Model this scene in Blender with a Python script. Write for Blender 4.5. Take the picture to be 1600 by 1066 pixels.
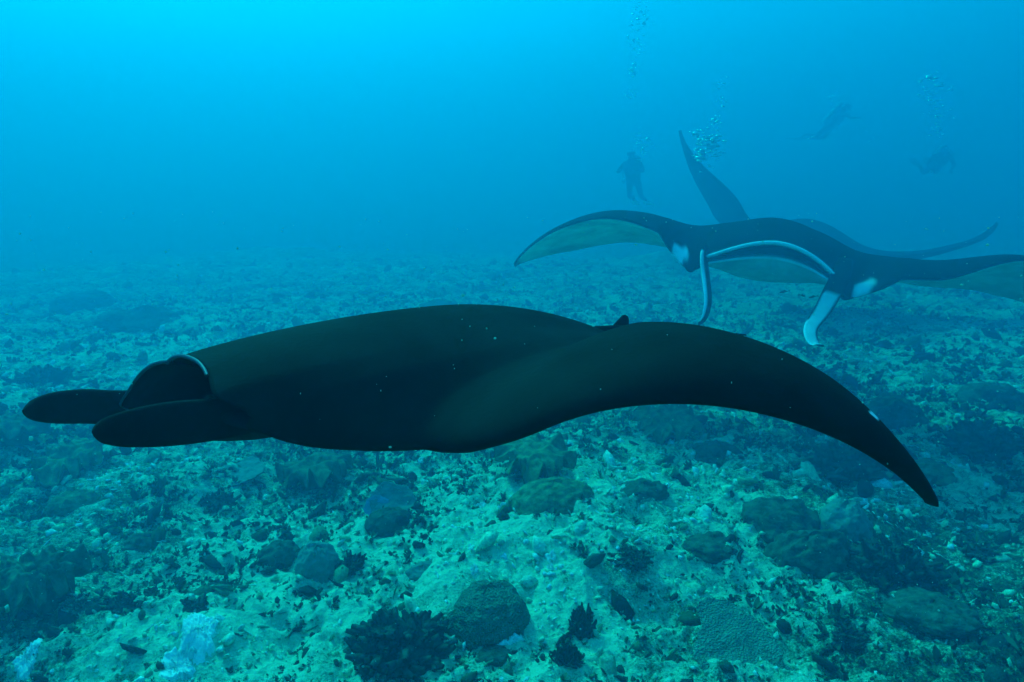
import bpy, bmesh, math, random
import numpy as np
from mathutils import Matrix, Vector

random.seed(7)
RNG = np.random.default_rng(11)
scene = bpy.context.scene
for o in list(bpy.data.objects):
    bpy.data.objects.remove(o)

# ------------------------------------------------------------------ camera
W, H, FPX = 1600, 1066, 1000.0
PITCH = math.radians(-11.5)
CAM = np.array([0.0, 0.0, 1.6])
cam_data = bpy.data.cameras.new("camera")
cam_data.sensor_width = 36.0
cam_data.lens = FPX * 36.0 / W
cam_data.clip_start = 0.02
cam_data.clip_end = 500.0
cam = bpy.data.objects.new("camera", cam_data)
scene.collection.objects.link(cam)
cam.location = CAM
cam.rotation_euler = (math.radians(90) + PITCH, 0, 0)
scene.camera = cam

# ------------------------------------------------------------------ sky, sun, exposure
SUN_EL = math.radians(46)
SUN_AZ = math.radians(-34)          # a little left of straight ahead
world = bpy.data.worlds.new("World")
scene.world = world
world.use_nodes = True
wn = world.node_tree
wn.nodes.clear()
sky = wn.nodes.new("ShaderNodeTexSky")
sky.sky_type = 'NISHITA'
sky.sun_disc = False
sky.sun_elevation = SUN_EL
sky.sun_rotation = SUN_AZ
bg = wn.nodes.new("ShaderNodeBackground")
bg.inputs[1].default_value = 0.15
wo = wn.nodes.new("ShaderNodeOutputWorld")
wn.links.new(sky.outputs[0], bg.inputs[0])
wn.links.new(bg.outputs[0], wo.inputs[0])

sun_data = bpy.data.lights.new("sun", 'SUN')
sun_data.energy = 3.2
sun_data.angle = math.radians(9)     # spread by the rippled surface above
sun_data.color = (1.0, 0.97, 0.9)
sun = bpy.data.objects.new("sun", sun_data)
scene.collection.objects.link(sun)
sdir = Vector((math.sin(SUN_AZ) * math.cos(SUN_EL), math.cos(SUN_AZ) * math.cos(SUN_EL), math.sin(SUN_EL)))
sun.rotation_euler = sdir.to_track_quat('Z', 'Y').to_euler()
sun.location = (0, 0, 30)

scene.view_settings.view_transform = 'Standard'
scene.view_settings.look = 'None'
scene.view_settings.gamma = 1.0
scene.view_settings.exposure = 1.86
scene.render.engine = 'CYCLES'
cy = scene.cycles
cy.max_bounces = 6
cy.diffuse_bounces = 3
cy.glossy_bounces = 2
cy.transmission_bounces = 4
cy.transparent_max_bounces = 8
cy.volume_bounces = 3
cy.use_denoising = True
cy.sample_clamp_indirect = 6.0
cy.caustics_reflective = False
cy.caustics_refractive = False

# ------------------------------------------------------------------ helpers
fwv = np.array([0, math.cos(PITCH), math.sin(PITCH)])
rtv = np.array([1.0, 0, 0])
upv = np.cross(rtv, fwv)


def P(px, py, d):
    return CAM + d * (fwv + rtv * (px - W / 2) / FPX - upv * (py - H / 2) / FPX)


def depth_of(X):
    return float((np.asarray(X) - CAM) @ fwv)


def link(o, parent=None):
    scene.collection.objects.link(o)
    if parent is not None:
        o.parent = parent
    return o


def tag(o, label=None, cat=None, group=None, kind=None):
    if label:
        o["label"] = label
    if cat:
        o["category"] = cat
    if group:
        o["group"] = group
    if kind:
        o["kind"] = kind
    return o


def empty(name, loc=(0, 0, 0)):
    o = bpy.data.objects.new(name, None)
    o.empty_display_size = 0.1
    o.location = loc
    return link(o)


def mesh_obj(name, verts, faces, mat, parent=None, col=None, smooth=True):
    """faces: array (n,3) or (n,4) or a list of such arrays"""
    verts = np.asarray(verts, dtype=np.float32).reshape(-1, 3)
    if not isinstance(faces, list):
        faces = [faces]
    faces = [np.asarray(f, dtype=np.int32) for f in faces if len(f)]
    me = bpy.data.meshes.new(name)
    loops = np.concatenate([f.ravel() for f in faces])
    tot = np.concatenate([np.full(len(f), f.shape[1], np.int32) for f in faces])
    start = np.concatenate([[0], np.cumsum(tot)[:-1]]).astype(np.int32)
    me.vertices.add(len(verts))
    me.vertices.foreach_set("co", verts.ravel())
    me.loops.add(len(loops))
    me.loops.foreach_set("vertex_index", loops)
    me.polygons.add(len(tot))
    me.polygons.foreach_set("loop_start", start)
    me.polygons.foreach_set("loop_total", tot)
    if smooth:
        me.polygons.foreach_set("use_smooth", np.ones(len(tot), bool))
    me.update(calc_edges=True)
    if col is not None:
        col = np.asarray(col, np.float32)
        if col.shape[1] == 3:
            col = np.concatenate([col, np.ones((len(col), 1), np.float32)], 1)
        at = me.color_attributes.new("Col", 'FLOAT_COLOR', 'POINT')
        at.data.foreach_set("color", col.ravel())
    if mat is not None:
        me.materials.append(mat)
    o = bpy.data.objects.new(name, me)
    return link(o, parent)


def grid_faces(nu, nv, wrap_u=False, wrap_v=False):
    iu = np.arange(nu if wrap_u else nu - 1)
    iv = np.arange(nv if wrap_v else nv - 1)
    a, b = np.meshgrid(iu, iv, indexing='ij')
    a2, b2 = (a + 1) % nu, (b + 1) % nv
    return np.stack([a * nv + b, a2 * nv + b, a2 * nv + b2, a * nv + b2], -1).reshape(-1, 4)


def hash2(i, j, seed):
    n = (i * 374761393 + j * 668265263 + seed * 974634777) & 0xFFFFFFFF
    n = ((n ^ (n >> 13)) * 1274126177) & 0xFFFFFFFF
    return ((n ^ (n >> 16)) & 0xFFFFFF) / float(0xFFFFFF)


def vnoise(x, y, seed=0):
    x = np.asarray(x, float)
    y = np.asarray(y, float)
    i = np.floor(x).astype(np.int64)
    j = np.floor(y).astype(np.int64)
    u, v = x - i, y - j
    u = u * u * u * (u * (u * 6 - 15) + 10)
    v = v * v * v * (v * (v * 6 - 15) + 10)
    a, b = hash2(i, j, seed), hash2(i + 1, j, seed)
    c, d = hash2(i, j + 1, seed), hash2(i + 1, j + 1, seed)
    return (a * (1 - u) + b * u) * (1 - v) + (c * (1 - u) + d * u) * v * 1.0


def fbm(x, y, octv=4, seed=0, gain=0.5):
    s, a, t = 0, 1.0, 0
    for k in range(octv):
        ca, sa = math.cos(0.6 * k), math.sin(0.6 * k)
        f = 2.03 ** k
        s = s + a * vnoise((x * ca - y * sa) * f + 17.3 * k, (x * sa + y * ca) * f - 9.1 * k, seed + k)
        t += a
        a *= gain
    return s / t


def sphere_grid(nlat, nlon, th0=0.0, th1=math.pi):
    th = np.linspace(th0, th1, nlat)
    ph = np.arange(nlon) * 2 * math.pi / nlon
    T, Q = np.meshgrid(th, ph, indexing='ij')
    V = np.stack([np.sin(T) * np.cos(Q), np.sin(T) * np.sin(Q), np.cos(T)], -1).reshape(-1, 3)
    return V, grid_faces(nlat, nlon, wrap_v=True)


def tube(points, radii, n=8, flat=1.0, axis=None, close=True):
    """swept tube; axis: preferred width axis per point (or one), flat: thickness / width"""
    pts = np.asarray(points, float)
    m = len(pts)
    radii = np.broadcast_to(np.asarray(radii, float), (m,))
    tan = np.gradient(pts, axis=0)
    tan /= np.linalg.norm(tan, axis=1)[:, None] + 1e-9
    if axis is None:
        axis = np.array([0.31, 0.17, 0.93])
    ax = np.broadcast_to(np.asarray(axis, float), (m, 3))
    ax = ax - np.sum(ax * tan, 1)[:, None] * tan
    ax = ax / (np.linalg.norm(ax, axis=1)[:, None] + 1e-9)
    bx = np.cross(tan, ax)
    ang = np.arange(n) * 2 * math.pi / n
    V = pts[:, None] + radii[:, None, None] * (np.cos(ang)[None, :, None] * ax[:, None] + flat * np.sin(ang)[None, :, None] * bx[:, None])
    V = V.reshape(-1, 3)
    F = grid_faces(m, n, wrap_v=True)
    return V, F


def join(parts):
    vs, f4, off = [], [], 0
    for v, f in parts:
        vs.append(np.asarray(v))
        f4.append(np.asarray(f) + off)
        off += len(v)
    return np.concatenate(vs), np.concatenate(f4)


def catmull(pts, n):
    pts = np.asarray(pts, float)
    m = len(pts)
    t = np.linspace(0, m - 1, n)
    i = np.clip(np.floor(t).astype(int), 0, m - 2)
    u = (t - i)[:, None]
    p0 = pts[np.clip(i - 1, 0, m - 1)]
    p1, p2 = pts[i], pts[i + 1]
    p3 = pts[np.clip(i + 2, 0, m - 1)]
    return 0.5 * (2 * p1 + (p2 - p0) * u + (2 * p0 - 5 * p1 + 4 * p2 - p3) * u ** 2 + (3 * p1 - p0 - 3 * p2 + p3) * u ** 3)


def unit(v):
    v = np.asarray(v, float)
    return v / np.linalg.norm(v)


# ------------------------------------------------------------------ materials
def new_mat(name):
    m = bpy.data.materials.new(name)
    m.use_nodes = True
    nt = m.node_tree
    return m, nt, nt.nodes["Principled BSDF"]


def N(nt, kind, **kw):
    n = nt.nodes.new(kind)
    for k, v in kw.items():
        if k.startswith("i_"):
            key = k[2:]
            key = int(key) if key.isdigit() else key.replace("_", " ")
            n.inputs[key].default_value = v
        else:
            setattr(n, k, v)
    return n


def ramp(nt, src, stops):
    r = nt.nodes.new("ShaderNodeValToRGB")
    while len(r.color_ramp.elements) < len(stops):
        r.color_ramp.elements.new(0.5)
    for e, (p, c) in zip(r.color_ramp.elements, stops):
        e.position = p
        e.color = (*c, 1.0)
    nt.links.new(src, r.inputs[0])
    return r.outputs[0]


def vcol_mat(name, rough=0.6, spec=0.3, noise_scale=30, noise_amt=0.35, bump=0.0, bump_scale=60, voro=False):
    """colour from the Col attribute, varied by noise"""
    m, nt, b = new_mat(name)
    at = N(nt, "ShaderNodeAttribute", attribute_name="Col")
    co = N(nt, "ShaderNodeTexCoord")
    nz = N(nt, "ShaderNodeTexNoise", i_Scale=noise_scale, i_Detail=4.0, i_Roughness=0.6)
    nt.links.new(co.outputs["Object"], nz.inputs["Vector"])
    mr = N(nt, "ShaderNodeMapRange")
    mr.inputs[1].default_value, mr.inputs[2].default_value = 0.25, 0.75
    mr.inputs[3].default_value, mr.inputs[4].default_value = 1 - noise_amt, 1 + noise_amt
    nt.links.new(nz.outputs[0], mr.inputs[0])
    mx = N(nt, "ShaderNodeMix", data_type='RGBA', blend_type='MULTIPLY')
    mx.inputs[0].default_value = 1.0
    nt.links.new(at.outputs["Color"], mx.inputs[6])
    nt.links.new(mr.outputs[0], mx.inputs[7])
    nt.links.new(mx.outputs[2], b.inputs["Base Color"])
    b.inputs["Roughness"].default_value = rough
    b.inputs["Specular IOR Level"].default_value = spec
    if bump:
        if voro:
            t2 = N(nt, "ShaderNodeTexVoronoi", i_Scale=bump_scale)
        else:
            t2 = N(nt, "ShaderNodeTexNoise", i_Scale=bump_scale, i_Detail=4.0)
        nt.links.new(co.outputs["Object"], t2.inputs["Vector"])
        bp = N(nt, "ShaderNodeBump", i_Strength=bump, i_Distance=0.02)
        nt.links.new(t2.outputs[0], bp.inputs["Height"])
        nt.links.new(bp.outputs[0], b.inputs["Normal"])
    return m


def plain_mat(name, col, rough=0.6, spec=0.3, nscale=25, namt=0.3, bump=0.0, bscale=80, voro=False):
    m, nt, b = new_mat(name)
    co = N(nt, "ShaderNodeTexCoord")
    nz = N(nt, "ShaderNodeTexNoise", i_Scale=nscale, i_Detail=5.0, i_Roughness=0.65)
    nt.links.new(co.outputs["Object"], nz.inputs["Vector"])
    c = np.array(col)
    out = ramp(nt, nz.outputs[0], [(0.28, tuple(c * (1 - namt))), (0.5, tuple(c)), (0.72, tuple(np.minimum(c * (1 + namt), 0.95)))])
    nt.links.new(out, b.inputs["Base Color"])
    b.inputs["Roughness"].default_value = rough
    b.inputs["Specular IOR Level"].default_value = spec
    if bump:
        if voro:
            t2 = N(nt, "ShaderNodeTexVoronoi", i_Scale=bscale)
        else:
            t2 = N(nt, "ShaderNodeTexNoise", i_Scale=bscale, i_Detail=4.0)
        nt.links.new(co.outputs["Object"], t2.inputs["Vector"])
        bp = N(nt, "ShaderNodeBump", i_Strength=bump, i_Distance=0.015)
        nt.links.new(t2.outputs[0], bp.inputs["Height"])
        nt.links.new(bp.outputs[0], b.inputs["Normal"])
    return m


M_skin = vcol_mat("manta_skin", rough=0.8, spec=0.03, noise_scale=6, noise_amt=0.5, bump=0.08, bump_scale=120)
M_lip = plain_mat("lip_skin", (0.9, 0.9, 0.9), 0.4, 0.4, namt=0.08)
M_lipdull = plain_mat("lip_skin_dull", (0.035, 0.065, 0.10), 0.5, 0.3, namt=0.2)
M_black = plain_mat("dark_skin", (0.012, 0.014, 0.016), 0.8, 0.05)
M_eye = plain_mat("eye", (0.01, 0.01, 0.012), 0.5, 0.2)
M_rubble = vcol_mat("rubble", rough=0.85, spec=0.15, noise_scale=55, noise_amt=0.5, bump=0.5, bump_scale=140)
M_algae = vcol_mat("algae", rough=0.8, spec=0.1, noise_scale=20, noise_amt=0.3)

SAND = np.array([0.45, 0.80, 0.52])
ALGAE = np.array([0.045, 0.185, 0.105])
DARK = np.array([0.018, 0.048, 0.038])
OLIVE = np.array([0.13, 0.17, 0.075])


def at_ground(px, py):
    ray = fwv + rtv * (px - W / 2) / FPX - upv * (py - H / 2) / FPX
    return CAM + ray * (CAM[2] / -ray[2])


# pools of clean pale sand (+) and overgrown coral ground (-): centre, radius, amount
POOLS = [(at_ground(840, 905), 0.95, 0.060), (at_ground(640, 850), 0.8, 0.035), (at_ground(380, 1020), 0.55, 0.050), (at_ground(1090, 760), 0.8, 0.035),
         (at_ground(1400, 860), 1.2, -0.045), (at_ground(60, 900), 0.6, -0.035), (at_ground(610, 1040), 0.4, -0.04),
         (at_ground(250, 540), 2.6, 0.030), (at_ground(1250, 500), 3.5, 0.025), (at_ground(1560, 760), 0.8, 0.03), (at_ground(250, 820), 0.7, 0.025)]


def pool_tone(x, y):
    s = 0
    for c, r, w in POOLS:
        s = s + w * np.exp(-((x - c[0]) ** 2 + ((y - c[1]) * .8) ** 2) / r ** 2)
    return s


def ground_material():
    m, nt, b = new_mat("rubble_seabed")
    co = N(nt, "ShaderNodeTexCoord")
    big = N(nt, "ShaderNodeTexNoise", i_Scale=1.3, i_Detail=6.0, i_Roughness=0.62)
    mid = N(nt, "ShaderNodeTexNoise", i_Scale=7.0, i_Detail=6.0, i_Roughness=0.68)
    fine = N(nt, "ShaderNodeTexNoise", i_Scale=38.0, i_Detail=5.0, i_Roughness=0.7)
    vor = N(nt, "ShaderNodeTexVoronoi", i_Scale=26.0)
    for t in (big, mid, fine, vor):
        nt.links.new(co.outputs["Object"], t.inputs["Vector"])
    a1 = N(nt, "ShaderNodeMath", operation='MULTIPLY', i_1=0.60)
    nt.links.new(big.outputs[0], a1.inputs[0])
    a2 = N(nt, "ShaderNodeMath", operation='MULTIPLY_ADD', i_1=0.75)
    nt.links.new(mid.outputs[0], a2.inputs[0])
    nt.links.new(a1.outputs[0], a2.inputs[2])
    a3 = N(nt, "ShaderNodeMath", operation='MULTIPLY_ADD', i_1=0.60)
    nt.links.new(fine.outputs[0], a3.inputs[0])
    nt.links.new(a2.outputs[0], a3.inputs[2])
    grit = N(nt, "ShaderNodeTexNoise", i_Scale=120.0, i_Detail=3.0, i_Roughness=0.7)
    nt.links.new(co.outputs["Object"], grit.inputs["Vector"])
    a3b = N(nt, "ShaderNodeMath", operation='MULTIPLY_ADD', i_1=0.55)
    nt.links.new(grit.outputs[0], a3b.inputs[0])
    nt.links.new(a3.outputs[0], a3b.inputs[2])
    a4 = N(nt, "ShaderNodeMath", operation='MULTIPLY', i_1=0.4)
    nt.links.new(a3b.outputs[0], a4.inputs[0])
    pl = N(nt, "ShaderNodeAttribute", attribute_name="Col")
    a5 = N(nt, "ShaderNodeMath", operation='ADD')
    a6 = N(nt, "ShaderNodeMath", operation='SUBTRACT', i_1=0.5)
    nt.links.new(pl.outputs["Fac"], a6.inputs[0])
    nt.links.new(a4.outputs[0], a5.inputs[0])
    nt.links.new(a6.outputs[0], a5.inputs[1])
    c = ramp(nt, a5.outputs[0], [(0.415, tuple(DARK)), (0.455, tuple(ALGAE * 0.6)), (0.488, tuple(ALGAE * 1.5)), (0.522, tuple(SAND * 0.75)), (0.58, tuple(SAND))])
    nt.links.new(c, b.inputs["Base Color"])
    b.inputs["Roughness"].default_value = 0.9
    b.inputs["Specular IOR Level"].default_value = 0.1
    h = N(nt, "ShaderNodeMath", operation='MULTIPLY_ADD', i_1=0.5)
    nt.links.new(vor.outputs[0], h.inputs[0])
    nt.links.new(fine.outputs[0], h.inputs[2])
    bp = N(nt, "ShaderNodeBump", i_Strength=0.9, i_Distance=0.03)
    nt.links.new(h.outputs[0], bp.inputs["Height"])
    nt.links.new(bp.outputs[0], b.inputs["Normal"])
    return m


# ------------------------------------------------------------------ seabed
def ridged(x, y, octv, seed):
    return 1 - np.abs(2 * fbm(x, y, octv, seed) - 1)


def ground_h(x, y):
    x = np.asarray(x, float)
    y = np.asarray(y, float)
    r = np.hypot(x, y)
    h = 0.30 * (fbm(x / 2.6, y / 2.6, 3, 3) - 0.5)
    h = h + 0.9 * (fbm(x / 9.0, y / 9.0, 2, 31) - 0.45) * np.clip((r - 4) / 10, 0, 1)
    h = h + 0.26 * (fbm(x / 0.7, y / 0.7, 3, 5) - 0.5)
    h = h + 0.09 * (ridged(x / 0.21, y / 0.21, 3, 8) - 0.6)
    return h


def ground_fine(x, y):
    return 0.022 * (fbm(x / 0.045, y / 0.045, 3, 12) - 0.5) + 0.02 * (ridged(x / 0.07, y / 0.07, 2, 21) - 0.6)


M_ground = ground_material()
GC = np.array([0.0, -1.2])
front = np.radians(np.linspace(-52, 52, 620))
backa = np.radians(np.concatenate([np.linspace(55, 180, 30)]))
ang = np.concatenate([front, backa, (np.radians(np.linspace(180, 305, 31)))[1:]])
rad = np.concatenate([[0.05, 0.5, 1.0, 1.4], np.geomspace(1.7, 9.0, 520), np.geomspace(9.2, 62.0, 170)])
RR, AA = np.meshgrid(rad, ang, indexing='ij')
gx = GC[0] + RR * np.sin(AA)
gy = GC[1] + RR * np.cos(AA)
gz = ground_h(gx, gy) + ground_fine(gx, gy) * np.clip(1.6 - RR / 9, 0.15, 1)
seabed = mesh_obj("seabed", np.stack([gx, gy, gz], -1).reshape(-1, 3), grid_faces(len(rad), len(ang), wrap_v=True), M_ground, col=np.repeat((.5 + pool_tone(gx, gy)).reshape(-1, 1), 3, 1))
tag(seabed, "rubble covered reef floor fading into blue water", kind="structure")


def gp(px, py):
    """point of the seabed seen at a pixel of the photograph"""
    ray = fwv + rtv * (px - W / 2) / FPX - upv * (py - H / 2) / FPX
    t = CAM[2] / -ray[2]
    for _ in range(12):
        p = CAM + t * ray
        t = (CAM[2] - float(ground_h(p[0], p[1]))) / -ray[2]
    p = CAM + t * ray
    return np.array([p[0], p[1], float(ground_h(p[0], p[1]))]), t


# ------------------------------------------------------------------ loose rubble and turf (nobody could count it)
def chunk_variants():
    """small irregular stones (20 tris) and broken coral sticks"""
    out = []
    phi = (1 + 5 ** 0.5) / 2
    ico = np.array([(-1, phi, 0), (1, phi, 0), (-1, -phi, 0), (1, -phi, 0), (0, -1, phi), (0, 1, phi), (0, -1, -phi), (0, 1, -phi), (phi, 0, -1), (phi, 0, 1), (-phi, 0, -1), (-phi, 0, 1)], float) / 1.9
    icf = np.array([(0, 11, 5), (0, 5, 1), (0, 1, 7), (0, 7, 10), (0, 10, 11), (1, 5, 9), (5, 11, 4), (11, 10, 2), (10, 7, 6), (7, 1, 8), (3, 9, 4), (3, 4, 2), (3, 2, 6), (3, 6, 8), (3, 8, 9), (4, 9, 5), (2, 4, 11), (6, 2, 10), (8, 6, 7), (9, 8, 1)])
    for k in range(10):
        v = ico * RNG.uniform(0.6, 1.35, (12, 1)) * np.array([1, RNG.uniform(0.5, 1), RNG.uniform(0.35, 0.8)])
        out.append((v, icf))
    for k in range(8):
        L = RNG.uniform(1.6, 3.0)
        pts = np.array([(-L, 0, 0), (-L * 0.3, RNG.uniform(-.4, .4), RNG.uniform(-.2, .4)), (L * 0.4, RNG.uniform(-.4, .4), RNG.uniform(-.1, .3)), (L, RNG.uniform(-.6, .6), RNG.uniform(-.2, .6))])
        v, f = tube(pts, [0.32, 0.42, 0.36, 0.15], 4)
        f3 = np.concatenate([f[:, [0, 1, 2]], f[:, [0, 2, 3]]])
        out.append((v, f3))
    return out


def scatter_xy(n, rmin, rmax, amax=50, power=1.0):
    """more pieces per square metre near the viewer; a wide fan so that it also holds to the side"""
    u = RNG.uniform(0, 1, n)
    r = rmin * (rmax / rmin) ** (u ** power)
    a = np.radians(RNG.uniform(-amax, amax, n))
    return GC[0] + r * np.sin(a), GC[1] + r * np.cos(a), r


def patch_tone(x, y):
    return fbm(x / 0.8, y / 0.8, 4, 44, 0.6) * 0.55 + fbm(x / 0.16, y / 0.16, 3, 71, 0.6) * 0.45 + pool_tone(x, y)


def build_rubble(name, n, rmin, rmax, size, label, seed, shift=0.0):
    var = chunk_variants()
    x, y, r = scatter_xy(n, rmin, rmax)
    z = ground_h(x, y)
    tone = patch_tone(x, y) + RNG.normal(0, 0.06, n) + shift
    kind = RNG.integers(0, len(var), n)
    sz = size * np.exp(np.clip(RNG.normal(0, 0.45, n), -1, .8)) * np.clip(r / 4.0, 0.7, 2.0)
    yaw = RNG.uniform(0, 2 * math.pi, n)
    tl = RNG.normal(0, 0.45, (n, 2))
    vs, fs, cs, off = [], [], [], 0
    for k, (v, f) in enumerate(var):
        idx = np.where(kind == k)[0]
        if not len(idx):
            continue
        m = len(idx)
        V = np.broadcast_to(v, (m, len(v), 3)).copy()
        cz, sz_ = np.cos(yaw[idx])[:, None], np.sin(yaw[idx])[:, None]
        X = V[..., 0] * cz - V[..., 1] * sz_
        Y = V[..., 0] * sz_ + V[..., 1] * cz
        Z = V[..., 2] + X * tl[idx, 0:1] + Y * tl[idx, 1:2]
        s = sz[idx][:, None]
        if len(v) == 16:
            s = s * 0.42
        G = np.stack([x[idx][:, None] + X * s, y[idx][:, None] + Y * s, z[idx][:, None] + Z * s + 0.25 * s], -1)
        vs.append(G.reshape(-1, 3))
        fs.append((f[None] + (np.arange(m) * len(v))[:, None, None]).reshape(-1, 3) + off)
        off += m * len(v)
        t = tone[idx][:, None]
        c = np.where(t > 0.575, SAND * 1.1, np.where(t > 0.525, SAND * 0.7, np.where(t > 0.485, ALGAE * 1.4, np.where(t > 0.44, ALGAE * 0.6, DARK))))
        c = c * RNG.uniform(0.7, 1.3, (m, 1)) * (1 + RNG.normal(0, 0.06, (m, 3)))
        cs.append(np.repeat(np.clip(c, 0.01, 0.75), len(v), 0))
    o = mesh_obj(name, np.concatenate(vs), np.concatenate(fs), M_rubble, col=np.concatenate(cs), smooth=False)
    tag(o, label, "rubble", kind="stuff")


build_rubble("coral_rubble", 70000, 1.7, 18.0, 0.011, "loose broken coral rubble strewn over the reef floor", 1)
build_rubble("coral_stone", 4000, 1.9, 22.0, 0.028, "larger dead coral stones scattered over the reef floor", 2, -0.07)


def build_turf(name, n, label):
    x, y, r = scatter_xy(n, 1.9, 16.0)
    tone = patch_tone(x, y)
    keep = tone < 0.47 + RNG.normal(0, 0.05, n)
    x, y, r, tone = x[keep], y[keep], r[keep], tone[keep]
    m = len(x)
    nb = 5
    z = ground_h(x, y)
    L = 0.016 * np.exp(RNG.normal(0, 0.4, m)) * np.clip(r / 3, 0.8, 2.5)
    a = RNG.uniform(0, 2 * math.pi, (m, nb))
    lean = RNG.uniform(0.2, 1.2, (m, nb))
    dx, dy = np.cos(a) * np.sin(lean), np.sin(a) * np.sin(lean)
    dz = np.cos(lean)
    w = L[:, None] * 0.22
    base = np.stack([np.broadcast_to(x[:, None], (m, nb)), np.broadcast_to(y[:, None], (m, nb)), np.broadcast_to(z[:, None] - 0.004, (m, nb))], -1)
    d = np.stack([dx, dy, dz], -1) * L[:, None, None]
    sd = np.stack([-np.sin(a), np.cos(a), 0 * a], -1) * w[..., None]
    V = np.stack([base - sd * .5, base + sd * .5, base + d * .6 + sd, base + d + sd * .3, base + d * .6 - sd], 2)
    F = np.array([(0, 1, 2), (0, 2, 4), (4, 2, 3)])
    fs = (F[None] + (np.arange(m * nb) * 5)[:, None, None]).reshape(-1, 3)
    c = (ALGAE * 0.8)[None] * RNG.uniform(0.35, 1.5, (m, 1))
    c = np.repeat(c, nb * 5, 0)
    o = mesh_obj(name, V.reshape(-1, 3), fs, M_algae, col=c, smooth=False)
    tag(o, label, "algae", kind="stuff")


build_turf("algae_turf", 60000, "dark tufts of turf algae growing on the reef floor")


# ------------------------------------------------------------------ the water between things
def build_haze():
    x0, x1, y0, y1, z0, z1 = -64, 64, -64, 64, -2.2, 10.5
    v = [(x, y, z) for x in (x0, x1) for y in (y0, y1) for z in (z0, z1)]
    f = [(0, 1, 3, 2), (4, 6, 7, 5), (0, 4, 5, 1), (2, 3, 7, 6), (0, 2, 6, 4), (1, 5, 7, 3)]
    o = mesh_obj("haze", v, np.array(f), None, smooth=False)
    m = bpy.data.materials.new("sea_water_haze")
    m.use_nodes = True
    nt = m.node_tree
    nt.nodes.clear()
    out = nt.nodes.new("ShaderNodeOutputMaterial")
    pv = nt.nodes.new("ShaderNodeVolumePrincipled")
    pv.inputs["Color"].default_value = (0.0, 0.119, 0.218, 1)
    pv.inputs["Absorption Color"].default_value = (0.0, 0.617, 0.697, 1)
    pv.inputs["Density"].default_value = 0.37
    pv.inputs["Anisotropy"].default_value = 0.46
    nt.links.new(pv.outputs[0], out.inputs["Volume"])
    o.data.materials.append(m)
    tag(o, "blue sea water that fades distant things", kind="stuff")


build_haze()


# ------------------------------------------------------------------ corals that can be told apart
def coral_mat(name, col, voro_scale=0, bump=0.5, namt=0.75, nscale=26):
    return plain_mat(name, col, 0.85, 0.1, nscale, namt, bump, voro_scale or 90, bool(voro_scale))


MC = {
    'leather': coral_mat("leather_coral", (0.12, 0.21, 0.10), 0, 0.35),
    'leather2': coral_mat("leather_coral_brown", (0.085, 0.15, 0.085), 0, 0.35),
    'olive': coral_mat("olive_coral", (0.11, 0.20, 0.10), 0, 0.4),
    'dome': coral_mat("massive_coral", (0.10, 0.20, 0.14), 110, 0.9, 0.25),
    'grey': coral_mat("grey_coral", (0.13, 0.25, 0.21), 0, 0.3, 0.25),
    'lump': coral_mat("lumpy_coral", (0.055, 0.11, 0.075), 0, 0.5),
    'bush': coral_mat("dark_branching_coral", (0.035, 0.080, 0.062), 0, 0.6),
    'plate': coral_mat("plate_coral", (0.15, 0.30, 0.22), 130, 0.9, 0.25),
    'blue': coral_mat("blue_sponge", (0.16, 0.36, 0.46), 0, 0.4, 0.3),
    'bleached': coral_mat("bleached_coral", (0.95, 0.92, 0.86), 0, 0.4, 0.06),
}


def wob(th, seed, amp):
    r = np.random.default_rng(seed)
    s = 0
    for k in range(2, 8):
        s = s + r.normal() * np.cos(k * th + r.uniform(0, 6.3)) / k
    return amp * s


def dome_coral(name, base, rx, ry, h, mat, label, cat, seed, knobs=0, rough=.06, sink=.25):
    """mound: squashed half ball, broken up by knobs or gentle swellings; its foot sits in the seabed"""
    r = np.random.default_rng(seed)
    nlat, nlon = 56, 104
    V, F = sphere_grid(nlat, nlon, 0, math.radians(118))
    rad = np.ones(len(V))
    for _ in range(14):
        d = unit(r.normal(size=3))
        rad += r.normal(0, rough) * np.exp(-(1 - V @ d) / .25)
    if knobs:
        K = r.normal(size=(knobs, 3))
        K[:, 2] = np.abs(K[:, 2])
        K /= np.linalg.norm(K, axis=1)[:, None]
        D = 1 - V @ K.T
        rad += .16 * np.max(np.exp(-(D / (.5 / knobs ** .9 + .008)) ** 1.0) * r.uniform(.5, 1.2, knobs)[None], axis=1) - .05
    for k in range(26):
        q = r.normal(size=3) * r.uniform(7, 30)
        rad += .012 * np.sin(V @ q + r.uniform(0, 6.3)) * (14 / (7 + np.linalg.norm(q)))
    ph = np.arctan2(V[:, 1], V[:, 0])
    rad *= 1 + wob(ph, seed, .07)
    rad *= 1 + .10 * (fbm(ph * 2.4 + seed, V[:, 2] * 4 + V[:, 0], 4, seed, .65) - .5) * (1 - np.clip(V[:, 2], 0, 1) ** 6)
    X = V * rad[:, None] * np.array([rx, ry, h])
    X += (r.normal(0, .008, X.shape)) * min(rx, h)
    o = mesh_obj(name, X, F, mat)
    o.location = (base[0], base[1], base[2] - sink * h * .3)
    o.rotation_euler = (r.normal(0, .08), r.normal(0, .08), r.uniform(0, .6))
    return tag(o, label, cat)


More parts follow.
